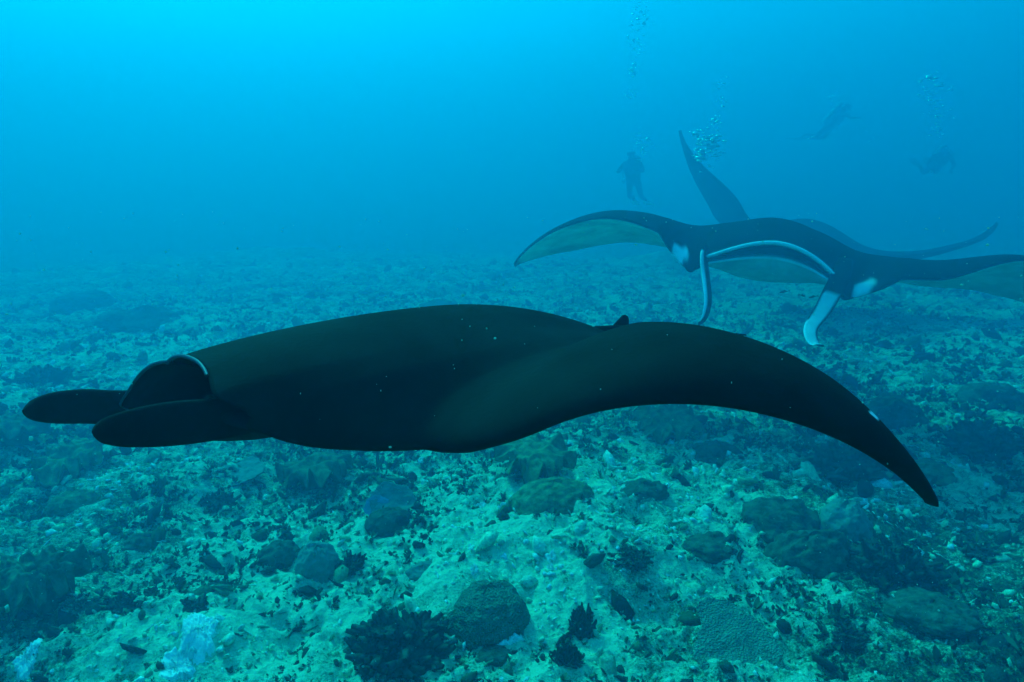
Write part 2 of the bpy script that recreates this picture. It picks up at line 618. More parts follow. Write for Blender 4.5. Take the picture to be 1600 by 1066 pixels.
def leather_coral(base, rx, ry, h, mat, label, seed, folds=13, amp=.32):
    """mushroom leather coral: ruffled, turned-under cap on a thick stalk"""
    r = np.random.default_rng(seed)
    root = empty("leather_coral", base)
    nt_, nr = 150, 34
    th = np.arange(nt_) * 2 * math.pi / nt_
    t = np.linspace(0, 1, nr)
    R = np.where(t < .82, t / .82, 1 - .30 * ((t - .82) / .18) ** 1.2)
    roll = np.where(t < .82, 0, -np.sin((t - .82) / .18 * math.pi / 2))
    ph = r.uniform(0, 6.3, 4)
    ruff = np.sin(folds * th + ph[0] + 1.3 * np.sin(2 * th + ph[1])) + .45 * np.sin((folds * 2 - 3) * th + ph[2])
    out = 1 + wob(th, seed, .26) + .07 * np.cos(folds * th + ph[0] + .8 + 1.3 * np.sin(2 * th + ph[1]))
    ruff = ruff * (.55 + .9 * np.clip(.5 + wob(th, seed + 7, .5), 0, 1))
    w = np.clip(R, 0, 1)[None] ** 4
    wr = 1 + (out[:, None] - 1) * w
    X = np.cos(th)[:, None] * R[None] * wr
    Y = np.sin(th)[:, None] * R[None] * wr
    Z = .62 + .16 * np.sin(np.pi * R)[None] * 1.0 + amp * ruff[:, None] * w * .8 + roll[None] * .26
    # fold the middle too
    Z = Z + .55 * (ridged(X * 1.6 + seed, Y * 1.6, 3, seed) - .6) * np.clip(1.15 - R[None], 0, 1)
    V = np.stack([X * rx, Y * ry, Z * h], -1).reshape(-1, 3)
    mesh_obj("cap", V, grid_faces(nt_, nr, wrap_u=True), mat, root)
    n = 9
    zz = np.linspace(-.35, .62, n)
    prof = np.interp(zz, [-.35, 0, .3, .62], [.62, .5, .42, .6])
    th2 = np.arange(30) * 2 * math.pi / 30
    S = np.stack([(np.cos(th2)[None] * prof[:, None]) * rx, np.sin(th2)[None] * prof[:, None] * ry, np.broadcast_to(zz[:, None] * h, (n, 30))], -1)
    mesh_obj("stalk", S.reshape(-1, 3), grid_faces(n, 30, wrap_v=True), mat, root)
    root.rotation_euler = (r.normal(0, .12) + .12, r.normal(0, .1), r.uniform(0, 6.3))
    return tag(root, label, "coral")


def plate_coral(base, rx, ry, h, mat, label, seed, tilt=.12, name="plate_coral", thick=.018):
    """thin lobed plate on a short foot, leaning a little towards the slope"""
    r = np.random.default_rng(seed)
    root = empty(name, base)
    nth, nr = 110, 26
    th = np.arange(nth) * 2 * math.pi / nth
    t = np.linspace(0, 1, nr)
    out = 1 + wob(th, seed, .16) + .03 * np.sin(17 * th + seed)
    X = np.cos(th)[:, None] * t[None] * out[:, None] * rx
    Y = np.sin(th)[:, None] * t[None] * out[:, None] * ry
    Z = h * (.75 + .25 * t[None] ** 2) + .10 * min(rx, ry) * (fbm(X / rx * 2.5 + seed, Y / ry * 2.5, 4, seed) - .5) * 2 + .02 * rx * np.sin(5 * th + seed)[:, None] * t[None] ** 2
    top = np.stack([X, Y, Z], -1)
    bot = np.stack([X * .985, Y * .985, Z - thick * (1.0 - .4 * t[None])], -1)
    G = np.concatenate([top, bot[:, ::-1]], 1)
    mesh_obj("plate", G.reshape(-1, 3), grid_faces(nth, nr * 2, wrap_u=True), mat, root)
    th2 = np.arange(20) * 2 * math.pi / 20
    zz = np.linspace(-.6, .8, 6) * h - .01
    pr = np.array([.55, .42, .36, .36, .45, .6])
    S = np.stack([np.cos(th2)[None] * pr[:, None] * rx * .8, np.sin(th2)[None] * pr[:, None] * ry * .8, np.broadcast_to(zz[:, None], (6, 20))], -1)
    mesh_obj("foot", S.reshape(-1, 3), grid_faces(6, 20, wrap_v=True), mat, root)
    root.rotation_euler = (tilt, r.normal(0, .06), r.uniform(-.3, .3))
    return tag(root, label, "sponge" if "sponge" in name else "coral")


def bush_coral(base, rx, ry, h, mat, label, seed, n=150, name="branching_coral", flop=.0):
    """dense clump of knobbly forking branches"""
    r = np.random.default_rng(seed)
    parts = []
    for i in range(n):
        az = r.uniform(0, 2 * math.pi)
        el = math.asin(min(.98, r.uniform(.05, 1.0)))
        d = np.array([math.cos(az) * math.cos(el), math.sin(az) * math.cos(el), math.sin(el)])
        L = r.uniform(.6, 1.0)
        st = d * r.uniform(.15, .45)
        mid = d * L * .72 + r.normal(0, .06, 3)
        end = d * L + r.normal(0, .09, 3) + np.array([0, 0, .05])
        sc = np.array([rx, ry, h])
        rr = .085 * (rx * ry * h) ** (1 / 3)
        parts.append(tube(catmull(np.array([st, mid, end]) * sc, 5), np.array([1.2, 1.0, 1.1, .95, .5]) * rr, 5))
        for k in range(3):
            e2 = mid + unit(d * .6 + r.normal(0, .7, 3)) * r.uniform(.12, .26)
            parts.append(tube(catmull(np.array([mid, (mid + e2) / 2 + r.normal(0, .02, 3), e2]) * sc, 4), np.array([.9, .85, .8, .45]) * rr, 5))
    v, f = join(parts)
    root = empty(name, (base[0], base[1], base[2] - .04 * h))
    mesh_obj("branches", v, f, mat, root)
    V, F = sphere_grid(14, 24, 0, math.radians(110))
    rad = 1 + .14 * r.normal(size=(len(V), 1)) * .6
    mesh_obj("core", V * rad * np.array([rx, ry, h]) * .62, F, mat, root)
    return tag(root, label, "coral")


def px_size(px, py, wpx, hpx):
    p, t = gp(px, py)
    return p, wpx * t / FPX, hpx * t / FPX


SEED = 100
# kind, foot pixel x, y, half width px, height px, material, label, extra
REEF = [
    ('leather', 92, 742, 58, 48, 'leather', "ruffled olive leather coral below the near manta's far head fin", dict(folds=11)),
    ('leather', 12, 700, 45, 44, 'leather2', "leather coral cut by the left edge beside the head fins", dict(folds=10)),
    ('leather', 36, 965, 66, 78, 'leather2', "big dark ruffled leather coral in the bottom left corner", dict(folds=13, amp=.30)),
    ('dome', 106, 800, 36, 28, 'olive', "small smooth olive mound between the two left leather corals", dict()),
    ('leather', 486, 768, 56, 42, 'leather2', "dark green leather coral under the near manta's chest", dict(folds=12)),
    ('leather', 832, 748, 64, 44, 'leather', "ringed green leather coral just under the near manta's belly", dict(folds=11, amp=.36)),
    ('dome', 868, 796, 74, 46, 'olive', "long smooth olive mound in front of the ringed leather coral", dict(rough=.05)),
    ('dome', 764, 1000, 62, 58, 'dome', "round dotted dark dome coral at the bottom centre", dict(rough=.03)),
    ('dome', 712, 990, 22, 26, 'dome', "small knob coral leaning on the dotted dome", dict(rough=.06)),
    ('bush', 618, 1052, 100, 72, 'bush', "wide black branching clump along the bottom edge", dict(n=190)),
    ('dome', 776, 1036, 30, 14, 'lump', "flat dark stone in front of the dotted dome coral", dict(rough=.1)),
    ('dome', 1233, 836, 58, 52, 'lump', "lumpy dark green coral head left of the grey dome", dict(knobs=40)),
    ('dome', 1333, 838, 44, 54, 'grey', "smooth grey dome coral below the drooping wing tip", dict(rough=.03)),
    ('dome', 1278, 898, 62, 50, 'lump', "knobbly dark coral head in front of the grey dome", dict(knobs=60)),
    ('bush', 1415, 920, 74, 66, 'bush', "bushy black coral clump right of the knobbly head", dict(n=170)),
    ('plate', 1158, 1040, 76, 40, 'plate', "pale dotted plate coral at the bottom right", dict(tilt=.38)),
    ('plate', 1128, 980, 38, 24, 'plate', "small pale plate coral above the large dotted plate", dict(tilt=.35)),
    ('plate', 616, 800, 36, 50, 'grey', "grey lobed plate standing on the rubble under the manta", dict(tilt=.75)),
    ('sponge', 588, 798, 21, 36, 'blue', "light blue lobed sponge left of the grey standing plate", dict(tilt=.85)),
    ('dome', 610, 838, 34, 30, 'lump', "dark stone shape standing in for the shade below the blue sponge", dict(rough=.14)),  # dark mound added in place of the shadow under sponge and plate
    ('bush', 1335, 758, 76, 46, 'lump', "dark green shrubby coral bank under the drooping wing", dict(n=140)),
    ('dome', 1466, 752, 38, 26, 'olive', "olive mound right of the wing tip's white marks", dict(knobs=24)),
    ('bush', 1556, 722, 62, 44, 'lump', "shrubby coral mound by the right edge", dict(n=140)),
    ('dome', 1412, 668, 52, 44, 'lump', "dark coral mound behind the drooping wing", dict(knobs=30)),
    ('bush', 40, 604, 58, 36, 'lump', "dark coral bank at the left edge above the head fins", dict(n=120)),
    ('dome', 205, 520, 66, 30, 'lump', "low dark ridge behind the near manta's forehead", dict(knobs=24, rough=.12)),
    ('dome', 110, 490, 46, 24, 'lump', "faded dark mound far out at the left", dict(knobs=16)),
    ('plate', 368, 752, 40, 20, 'grey', "scalloped plate coral under the near manta's head fin", dict(tilt=.3)),
    ('dome', 488, 912, 34, 44, 'grey', "rounded teal stone left of the dark bottom clump", dict(rough=.09)),
    ('bush', 910, 1000, 26, 60, 'bush', "narrow black clump right of the dotted dome coral", dict(n=80)),
    ('bush', 888, 1046, 30, 40, 'bush', "low black tuft near the bottom edge right of centre", dict(n=80)),
    ('leather', 1048, 690, 50, 34, 'leather', "green leather coral under the near manta's wing root", dict(folds=10)),
    ('dome', 1130, 716, 46, 28, 'lump', "dark mound below the middle of the long wing", dict(knobs=26)),
    ('dome', 1010, 800, 40, 26, 'lump', "small dark head right of the long olive mound", dict(knobs=30)),
    ('bush', 290, 960, 34, 22, 'bush', "dark tuft above the bleached white rubble", dict(n=60)),
    ('bush', 175, 960, 36, 30, 'bush', "dark tuft right of the corner leather coral", dict(n=70)),
    ('dome', 430, 880, 34, 26, 'lump', "dark knob left of the rounded teal stone", dict(knobs=22)),
    ('bush', 1540, 880, 44, 30, 'lump', "dull coral tuft at the right edge below the wing tip", dict(n=90)),
    ('dome', 1480, 1000, 60, 26, 'lump', "low dark mound at the lower right", dict(knobs=50, rough=.1)),
    ('bush', 1330, 1010, 50, 24, 'bush', "flat black tuft right of the large dotted plate", dict(n=90)),
    ('dome', 660, 900, 30, 20, 'grey', "pale low stone above the dark bottom clump", dict(rough=.12)),
    ('bush', 545, 900, 30, 26, 'bush', "dark tuft between the teal stone and the pale low stone", dict(n=70)),
    ('bush', 330, 800, 36, 24, 'bush', "dark tuft under the scalloped plate coral", dict(n=70)),
    ('dome', 215, 860, 34, 20, 'lump', "low dark knob right of the small olive mound", dict(knobs=20, rough=.1)),
    ('bush', 990, 900, 40, 22, 'lump', "dull green tuft left of the small plate coral", dict(n=80)),
    ('dome', 1120, 880, 44, 22, 'lump', "low brown-green head left of the knobbly coral head", dict(knobs=40, rough=.1)),
    ('dome', 1580, 640, 60, 40, 'lump', "faded coral mound far at the right edge", dict(knobs=20)),
    ('dome', 700, 500, 70, 30, 'lump', "faded coral bank behind the near manta's back", dict(knobs=20, rough=.12)),
]
for i, (kind, px, py, wpx, hpx, mk, label, ex) in enumerate(REEF):
    p, w, h = px_size(px, py, wpx, hpx)
    depth = w * (.75 + .3 * ((i * 37) % 10) / 10)
    sd = SEED + i
    if kind == 'leather':
        c = p + np.array([0, depth * .6, 0])
        c[2] = float(ground_h(c[0], c[1])) - .02
        leather_coral(c, w, depth, h * 1.15, MC[mk], label, sd, **ex)
    elif kind == 'dome':
        c = p + np.array([0, depth * .7, 0])
        c[2] = float(ground_h(c[0], c[1])) - .01
        dome_coral("stony_coral" if mk != 'olive' else "mounding_coral", c, w, depth, h * .95, MC[mk], label, "coral" if 'stone' not in label else "stone", sd, **ex)
    elif kind == 'bush':
        c = p + np.array([0, depth * .6, 0])
        c[2] = float(ground_h(c[0], c[1])) - .01
        bush_coral(c, w, depth, h, MC[mk], label, sd, **ex)
    elif kind in ('plate', 'sponge'):
        c = p + np.array([0, depth * .4, 0])
        c[2] = float(ground_h(c[0], c[1])) - .005
        plate_coral(c, w, w * .85, h * .55, MC[mk], label, sd, name="plate_coral" if kind == 'plate' else "lobed_sponge", **ex)


def bleached_patch(px, py, wpx, hpx, label, seed, name="bleached_coral"):
    """crumbled plate of bleached coral lying flat on the rubble"""
    p, t = gp(px, py)
    r = np.random.default_rng(seed)
    w, d = wpx * t / FPX, hpx * t / FPX * 1.7
    nth, nr = 70, 12
    th = np.arange(nth) * 2 * math.pi / nth
    out = 1 + wob(th, seed, .35) + .10 * r.normal(size=nth)
    tt = np.linspace(0, 1, nr)
    X = np.cos(th)[:, None] * tt[None] * out[:, None] * w
    Y = np.sin(th)[:, None] * tt[None] * out[:, None] * d
    g = ground_h(p[0] + X, p[1] + Y) - p[2]
    edge = np.clip((1 - tt) / .18, 0, 1)[None]
    Z = g - .012 + edge * (.026 + .004 * r.normal(size=(nth, nr)))
    o = mesh_obj(name, np.stack([X, Y, Z], -1).reshape(-1, 3), grid_faces(nth, nr, wrap_u=True), MC['bleached'], smooth=False)
    o.location = p
    return tag(o, label, "coral")


bleached_patch(312, 1014, 30, 24, "bright white bleached coral patch at the bottom left", 5)
bleached_patch(275, 1048, 26, 14, "crumbled white coral below the bright bleached patch", 6)
bleached_patch(45, 1042, 20, 12, "white coral crumbs at the very bottom left corner", 8)
bleached_patch(862, 874, 7, 5, "small white coral chip at the middle of the pale sand", 9)
bleached_patch(859, 890, 6, 5, "white coral chip just below the one on the pale sand", 10)
bleached_patch(741, 893, 7, 5, "white coral chip left of the pale sand above the dotted dome", 12)
bleached_patch(784, 792, 6, 4, "white coral chip left of the long olive mound", 13)
bleached_patch(752, 793, 8, 3, "thin white chip farther left of the long olive mound", 14)
bleached_patch(657, 721, 6, 4, "white coral chip against the near manta's underside", 15)
bleached_patch(792, 1004, 22, 5, "white crust along the foot of the dotted dome coral", 16)


# ------------------------------------------------------------------ manta rays
SL = np.array([0, .05, .12, .17, .2, .23, .27, .33, .42, .55, .68, .8, .9, .96, 1.0])
XL = np.array([.44, .445, .45, .455, .44, .385, .335, .315, .29, .225, .125, -.005, -.14, -.235, -.31])
ST = np.array([0, .05, .1, .2, .3, .42, .55, .7, .82, .92, 1.0])
XT = np.array([-.50, -.49, -.45, -.37, -.29, -.225, -.195, -.195, -.225, -.27, -.325])
KN = np.array([0, .2, .4, .6, .8, 1.0])


def hermite(x, xs, ys):
    m = np.gradient(ys, xs)
    i = np.clip(np.searchsorted(xs, x) - 1, 0, len(xs) - 2)
    h = xs[i + 1] - xs[i]
    t = (x - xs[i]) / h
    return (2 * t ** 3 - 3 * t ** 2 + 1) * ys[i] + (t ** 3 - 2 * t ** 2 + t) * h * m[i] + (-2 * t ** 3 + 3 * t ** 2) * ys[i + 1] + (t ** 3 - t ** 2) * h * m[i + 1]


def manta_surface(q, ns, nu, gap, mouth):
    """disc of a manta as a loft of wing sections from right tip to left tip; +x is forward, +y is its left"""
    nm = 10
    half = []
    for side in (-1, 1):
        ph = q['R'] if side < 0 else q['L']
        tw = q['tr'] if side < 0 else q['tl']
        s = np.clip(np.sin(np.linspace(0, np.pi / 2, ns)) * .35 + np.linspace(0, 1, ns) * .65, 0, 1)
        fine = np.linspace(0, 1, 201)
        phi = np.radians(hermite(fine, KN, np.asarray(ph, float)))
        mid = (phi[1:] + phi[:-1]) / 2
        yy = np.concatenate([[0], np.cumsum(np.cos(mid)) / 200])
        zz = np.concatenate([[0], np.cumsum(np.sin(mid)) / 200])
        ys, zs, ps = np.interp(s, fine, yy), np.interp(s, fine, zz), np.interp(s, fine, phi)
        th = np.radians(np.interp(s, [0, .15, .45, .75, 1], [0, 0, tw[0], tw[1], tw[2]]))
        k = np.ones(9) / 9
        th = np.convolve(np.pad(th, 4, mode='edge'), k, 'valid')
        hk = 1 + (q['head'] - 1) * np.clip((.34 - s) / .1, 0, 1)
        xl = hermite(s / hk, SL, XL) + q['hl'] * np.clip((.30 - s) / .1, 0, 1)
        xt = hermite(s, ST, XT) - q['wc'] * np.sin(np.pi * np.clip((s - .12) / .86, 0, 1)) ** .8
        sw = q['sweep'] * np.clip(s - .25, 0, 1) ** 2
        c0 = .02
        cu = np.linspace(1, np.sqrt(c0), nu) ** 2
        cm = np.linspace(1, -1, nm) * np.sqrt(c0)
        cm = np.sign(cm) * cm ** 2
        cs = np.concatenate([cu, cm[1:-1], -cu[::-1]])
        a, sg = np.abs(cs), np.sign(cs)
        ex = .5 + q['he'] * np.exp(-(s / .24) ** 4)
        prof = a[None] ** ex[:, None] * (1 - a)[None]
        am = ex / (1 + ex)
        prof = prof / (am ** ex * (1 - am))[:, None]
        T = (.010 + .105 * np.exp(-(s / .21) ** 2) + .030 * (1 - s)) * (1 + (q['bt'] - 1) * np.exp(-(s / .3) ** 2))
        chord = xl - xt
        xi = xl[:, None] - a[None] * chord[:, None]
        eta = sg[None] * prof * T[:, None] * np.where(sg[None] > 0, 1.0, q['bl'])
        eta = eta + q['camber'] * 4 * (a * (1 - a))[None] * chord[:, None] * np.clip((s - .1) / .3, 0, 1)[:, None]
        mw = np.clip(1 - (s / (.185 * q['head'])) ** 2, 0, 1) ** .8
        b = np.zeros(len(cs))
        b[nu:nu + nm - 2] = np.array([.35, .8, 1, 1, 1, 1, .8, .35])
        xi = xi - mouth * mw[:, None] * b[None]
        eta = eta + gap * mw[:, None] * (np.where(sg > 0, .25, -.75) * np.exp(-a / .12))[None] * (1 - .3 * b[None])
        eta = eta - q['hd'] * (np.clip((xi - .05) / .4, 0, 1.3) ** 2) * np.clip((.36 - s) / .12, 0, 1)[:, None]
        xi = xi - .05 * np.clip(1 - s / .25, 0, 1)[:, None] * ((sg < 0) * np.exp(-a / .1) * (1 - b))[None]
        eta = eta + q['jaw'] * np.clip((.26 - s) / .08, 0, 1)[:, None] * ((sg < 0) * np.exp(-a / .10))[None]
        eta = eta - q['arch'] * (np.clip(s / .185, 0, 1.25) ** 2 * np.clip((.34 - s) / .12, 0, 1))[:, None] * np.exp(-a / .18)[None]
        n = np.stack([0 * ps, -np.sin(ps) * side, np.cos(ps)], -1)
        O = np.stack([-sw, ys * side, zs], -1)
        xq = (xl * .6 + xt * .4)[:, None]
        X2 = xq + (xi - xq) * np.cos(th)[:, None] - eta * np.sin(th)[:, None]
        N2 = (xi - xq) * np.sin(th)[:, None] + eta * np.cos(th)[:, None]
        G = O[:, None] + X2[..., None] * np.array([1., 0, 0]) + N2[..., None] * n[:, None]
        half.append((side * s, G))
    sig = np.concatenate([half[0][0][::-1], half[1][0][1:]])
    G = np.concatenate([half[0][1][::-1], half[1][1][1:]])
    return sig, G, a, sg


def rotm(yaw, pitch, roll):
    cy_, sy = math.cos(yaw), math.sin(yaw)
    cp, sp = math.cos(pitch), math.sin(pitch)
    cr, sr = math.cos(roll), math.sin(roll)
    return np.array([[cy_, -sy, 0], [sy, cy_, 0], [0, 0, 1]]) @ np.array([[cp, 0, -sp], [0, 1, 0], [sp, 0, cp]]) @ np.array([[1, 0, 0], [0, cr, -sr], [0, sr, cr]])


NAMES = ['px', 'py', 'd', 'yaw', 'pitch', 'roll', 'S']


def sstep(x, a, b):
    t = np.clip((x - a) / (b - a), 0, 1)
    return t * t * (3 - 2 * t)


class Manta:
    def __init__(self, vec, scale=1.0, gap=.05, mouth=.22, ns=150, nu=30, arch=0.0, head=1.0, droop=0.0, jaw=0.0):
        d = dict(zip(NAMES, vec[:7]))
        self.q = q = dict(L=vec[7:13], R=vec[13:19], tl=vec[19:22], tr=vec[22:25], sweep=vec[25], camber=vec[26], hl=vec[27], wc=vec[28], bt=vec[29], hd=vec[30], he=vec[31], bl=vec[32], arch=arch, head=head, jaw=jaw)
        q['hd'] += droop
        self.R = rotm(math.radians(d['yaw']), math.radians(d['pitch']), math.radians(d['roll']))
        self.S = d['S'] * scale
        self.O = P(d['px'], d['py'], d['d'] * scale)
        self.nu = nu
        self.sig, self.G, self.a, self.sg = manta_surface(q, ns, nu, gap, mouth)
        self.root = empty("manta_ray", self.O)
        self.root.matrix_world = Matrix.Translation(self.O) @ Matrix(self.R.tolist()).to_4x4() @ Matrix.Scale(self.S, 4)

    def local(self, Xw):
        return ((np.asarray(Xw) - self.O) @ self.R) / self.S

    def world(self, Xl):
        return self.O + self.S * (np.asarray(Xl) @ self.R.T)

    def at(self, s, k):
        return self.G[np.argmin(abs(self.sig - s)), k]

    def part(self, name, v, f, mat, col=None):
        return mesh_obj(name, v, f, mat, self.root, col)

    def body(self, colfn):
        n, m = self.G.shape[:2]
        S2, A2 = np.meshgrid(self.sig, self.a * self.sg, indexing='ij')
        K2 = np.broadcast_to(np.arange(m)[None], (n, m))
        col = colfn(S2, A2, K2)
        self.part("body", self.G.reshape(-1, 3), grid_faces(n, m), M_skin, col.reshape(-1, 3))

    def lips(self, upper, lower, r=.006, end=1.0, lift=.004):
        for name, k, mat, sc in (("upper_lip", self.nu - 1, upper, 1.0), ("lower_lip", len(self.a) - self.nu, lower, .8)):
            hw = .184 * self.q['head']
            sel = np.where((self.sig > -hw) & (self.sig < hw * end))[0]
            pts = self.G[sel, k] + np.array([lift, 0, lift if k < self.nu else -lift * .5])
            w = np.sqrt(np.clip(1 - (self.sig[sel] / (hw * 1.03)) ** 2, 0.4, 1))
            v, f = tube(pts, r * sc * w, 8)
            self.part(name, v, f, mat)

    def eyes(self, r=.012):
        for s in (-.222, .222):
            c = self.at(s, len(self.a) // 2) * np.array([1, 1, 1])
            V, F = sphere_grid(10, 16)
            self.part("eye", V * r + c + np.array([-.03, math.copysign(.004, s), 0]), F, M_eye)

    def tail(self, bend=(0, 0.1, -.1), L=.75):
        b = self.at(0, 1)
        pts = [b + np.array([.05, 0, 0]), b + np.array([-.2 * L, bend[1] * .1, bend[2] * .1]), b + np.array([-.6 * L, bend[1] * .5, bend[2] * .5]), b + np.array([-L, bend[1], bend[2]])]
        v, f = tube(catmull(pts, 24), np.linspace(.013, .0025, 24), 8)
        self.part("tail", v, f, M_black)

    def dorsal_fin(self, x=-.40, h=.085, L=.12, back=0.0):
        k = np.argmin(np.abs(self.G[len(self.sig) // 2, :self.nu, 0] - x))
        b = self.G[len(self.sig) // 2, k] - np.array([back, 0, 0])
        n = 9
        rows = []
        for i in range(n):
            t = i / (n - 1)
            c = L * (1 - t) ** .7 * 1.0 + .012
            lead = b + np.array([L * .55 - t * L * .95, 0, -.015 + h * t ** .9])
            th = .010 * (1 - .8 * t)
            ang = np.arange(12) * 2 * math.pi / 12
            rows.append(np.stack([lead[0] - c * (.5 - .5 * np.cos(ang)), lead[1] + th * np.sin(ang), np.full(12, lead[2])], -1))
        rows.append(np.broadcast_to(rows[-1].mean(0), (12, 3)))
        self.part("dorsal_fin", np.concatenate(rows), grid_faces(n + 1, 12, wrap_v=True), M_black)

    def ceph(self, pts_local, widths, axis_local, flat=.18, dark=None, pale=None, n=14, m=30, rim=None):
        """paddle shaped head fin along a path; the +axis x tangent side can be pale"""
        pts = catmull(pts_local, m)
        w = catmull(np.asarray(widths, float)[:, None], m)[:, 0]
        v, f = tube(pts, np.maximum(w, .001), n, flat, axis_local)
        dark = np.array([.013, .015, .017]) if dark is None else np.array(dark)
        col = np.tile(dark, (m * n, 1))
        if pale is not None:
            ang = np.tile(np.arange(n) * 2 * math.pi / n, m)
            t = np.repeat(np.linspace(0, 1, m), n)
            msk = (np.sin(ang) * pale[0] > .55) & (t > pale[1]) & (t < pale[2])
            col[msk] = pale[3]
        if rim is not None:
            ang = np.tile(np.arange(n) * 2 * math.pi / n, m)
            t = np.repeat(np.linspace(0, 1, m), n)
            msk = (np.cos(ang) * rim[0] > .8) & (t > rim[1]) & (t < rim[2])
            col[msk] = rim[3]
        caps = [v[:n].mean(0, keepdims=True), v[-n:].mean(0, keepdims=True)]
        vv = np.concatenate([v] + caps)
        i = np.arange(n)
        c1 = np.stack([i, (i + 1) % n, np.full(n, m * n)], -1)
        c2 = np.stack([(m - 1) * n + (i + 1) % n, (m - 1) * n + i, np.full(n, m * n + 1)], -1)
        col = np.concatenate([col, col[:1], col[-1:]])
        return self.part("cephalic_fin", vv, [f, c1, c2], M_skin, col)


DORSAL = np.array([.008, .015, .015])
VENTRAL = np.array([.82, .86, .80])


def near_colour(S2, A2, K2):
    """black all over; the tip of the wing carries thin white trailing marks"""
    c = np.tile(DORSAL, S2.shape + (1,)).reshape(S2.shape + (3,)).copy()
    s = np.abs(S2)
    edge = (A2 > np.where(s > .94, .55, .72))
    marks = edge & (((s > .875) & (s < .928)) | ((s > .945) & (s < .985)) | ((s > .80) & (s < .812)))
    c[marks] = (.75, .75, .75)
    inner = (np.abs(A2) < .019) & (s < .23)
    c[inner] = (.012, .015, .024)
    return c


m1v = [701.542, 570.789, 1.472, 225.956, 0.976, 7.12, 1.092, 16.973, -15.157, 18.33, -4.679, -53.134, -103.314, -0.194, -27.341, 38.592, -8.525, -30.237, -53.214, -19.934, -12.674, 4.168, -11.494, -11.944, 1.333, 0.022, 0.035, 0.115, -0.149, 0.863, -0.071, 0.38, 1.044]
near = Manta(m1v, scale=0.45, gap=.045, mouth=.22, ns=190, nu=40, head=1.25, droop=.028)
tag(near.root, "large black manta ray gliding in front, head to the left, wing drooping right", "manta ray", "manta rays")
near.body(near_colour)
near.lips(M_lipdull, M_black, .0032, end=.72, lift=.001)
near.eyes(.008)
near.tail()
near.dorsal_fin(x=-.50, h=.058, back=.095)


def near_fin(side, pix):
    """pix: (x, y, half width) in photo pixels from the base inside the head to the tip"""
    base = near.world(near.at(.20 * side, near.nu + 4))
    fwd = near.R[:, 0]
    d0, dd = depth_of(base), depth_of(base + .30 * near.S * fwd) - depth_of(base)
    n = len(pix)
    dep = [d0 + dd * (i - 2) / (n - 3) for i in range(n)]
    loc = near.local(np.array([P(px, py, d) for (px, py, w), d in zip(pix, dep)]))
    near.ceph(loc, [w * d / FPX / near.S for (px, py, w), d in zip(pix, dep)], near.R.T @ upv, flat=.32)


near_fin(1, [(560, 620, 6), (450, 638, 24), (350, 654, 32), (270, 662, 35), (205, 669, 30), (165, 673, 21), (150, 674, 11), (144, 675, 2)])
near_fin(-1, [(270, 622, 8), (215, 632, 22), (170, 636, 26), (133, 635, 27), (87, 637, 25), (55, 640, 18), (42, 642, 10), (35, 643, 2)])


def far_colour(S2, A2, K2):
    c = np.tile(DORSAL, S2.shape + (1,)).reshape(S2.shape + (3,)).copy()
    s = np.abs(S2)
    a = np.abs(A2)
    vent = (A2 < 0) & ((a > .012) | (s > .3))
    edge = sstep(a, .004, .014) * (1 - .22 * sstep(a, .70, .85)) * (1 - .8 * sstep(s, .93, .98))
    belly = .75 + .25 * sstep(s, .22, .40)
    w = np.where(vent, edge * belly, 0)[..., None]
    c = c * (1 - w) + VENTRAL * w
    # white band along the edge of the upper jaw
    c[(A2 > .0195) & (A2 < .027) & (s < .19)] = (.92, .92, .92)
    inner = (a < .019) & (s < .184)
    c[inner] = (.02, .024, .03)
    # white cheek blaze behind each eye, ragged
    rr = np.hypot((s - .262) / .019, (A2 - .010 + .4 * (s - .262)) / .038) + .30 * np.sin(S2 * 120 + A2 * 50)
    w = sstep(1.25 - rr, 0, .45)[..., None]
    c = c * (1 - w) + np.array([.92, .92, .92]) * w
    return c


m2v = [1201.686, 393.573, 4.141, 250.889, 4.074, -6.207, 1.922, 1.226, -10.69, 4.16, 15.848, -23.885, -25.733, -4.063, -0.336, 7.995, -16.587, -25.55, -35.394, 2.5, 19.639, 17.662, 6.403, 10.48, 8.998, -0.22, 0.065, -0.125, 0.075, 0.771, 0.031, 0.127, 0.902]
far = Manta(m2v, scale=1.12, gap=.012, mouth=.2, ns=190, nu=40, arch=.055, head=1.08, jaw=.030)
tag(far.root, "manta ray facing the camera with white lips and two head fins hanging down", "manta ray", "manta rays")
far.body(far_colour)
far.lips(M_lip, M_lip, .0060)
far.eyes(.015)
far.tail()
far.dorsal_fin(h=.05)


def far_fin(side, pix, widths, ax, flat, **kw):
    base = far.world(far.at(.195 * side, far.nu + 4))
    d0 = depth_of(base)
    dep = [d0 + .06, d0 - .03] + [d0 - .06 - .04 * i for i in range(len(pix) - 2)]
    loc = far.local(np.array([P(px, py, d) for (px, py), d in zip(pix, dep)]))
    far.ceph(loc, np.array(widths) / far.S, far.R.T @ ax, flat=flat, **kw)


far_fin(-1, [(1104, 388), (1100, 406), (1103, 435), (1106, 470), (1101, 493), (1092, 506)], [.04, .06, .065, .06, .048, .018],
        rtv * .55 + fwv * .85, .30, rim=(-1, .15, 1.0, (.9, .9, .9)))
far_fin(1, [(1322, 405), (1314, 430), (1300, 458), (1284, 487), (1268, 510), (1267, 526), (1275, 538), (1287, 540)], [.045, .055, .055, .048, .040, .034, .026, .010],
        rtv * .75 - fwv * .5 - upv * .3, .22, pale=(1, .3, .97, (.6, .62, .6)), rim=(-1, .55, .97, (.9, .9, .9)))

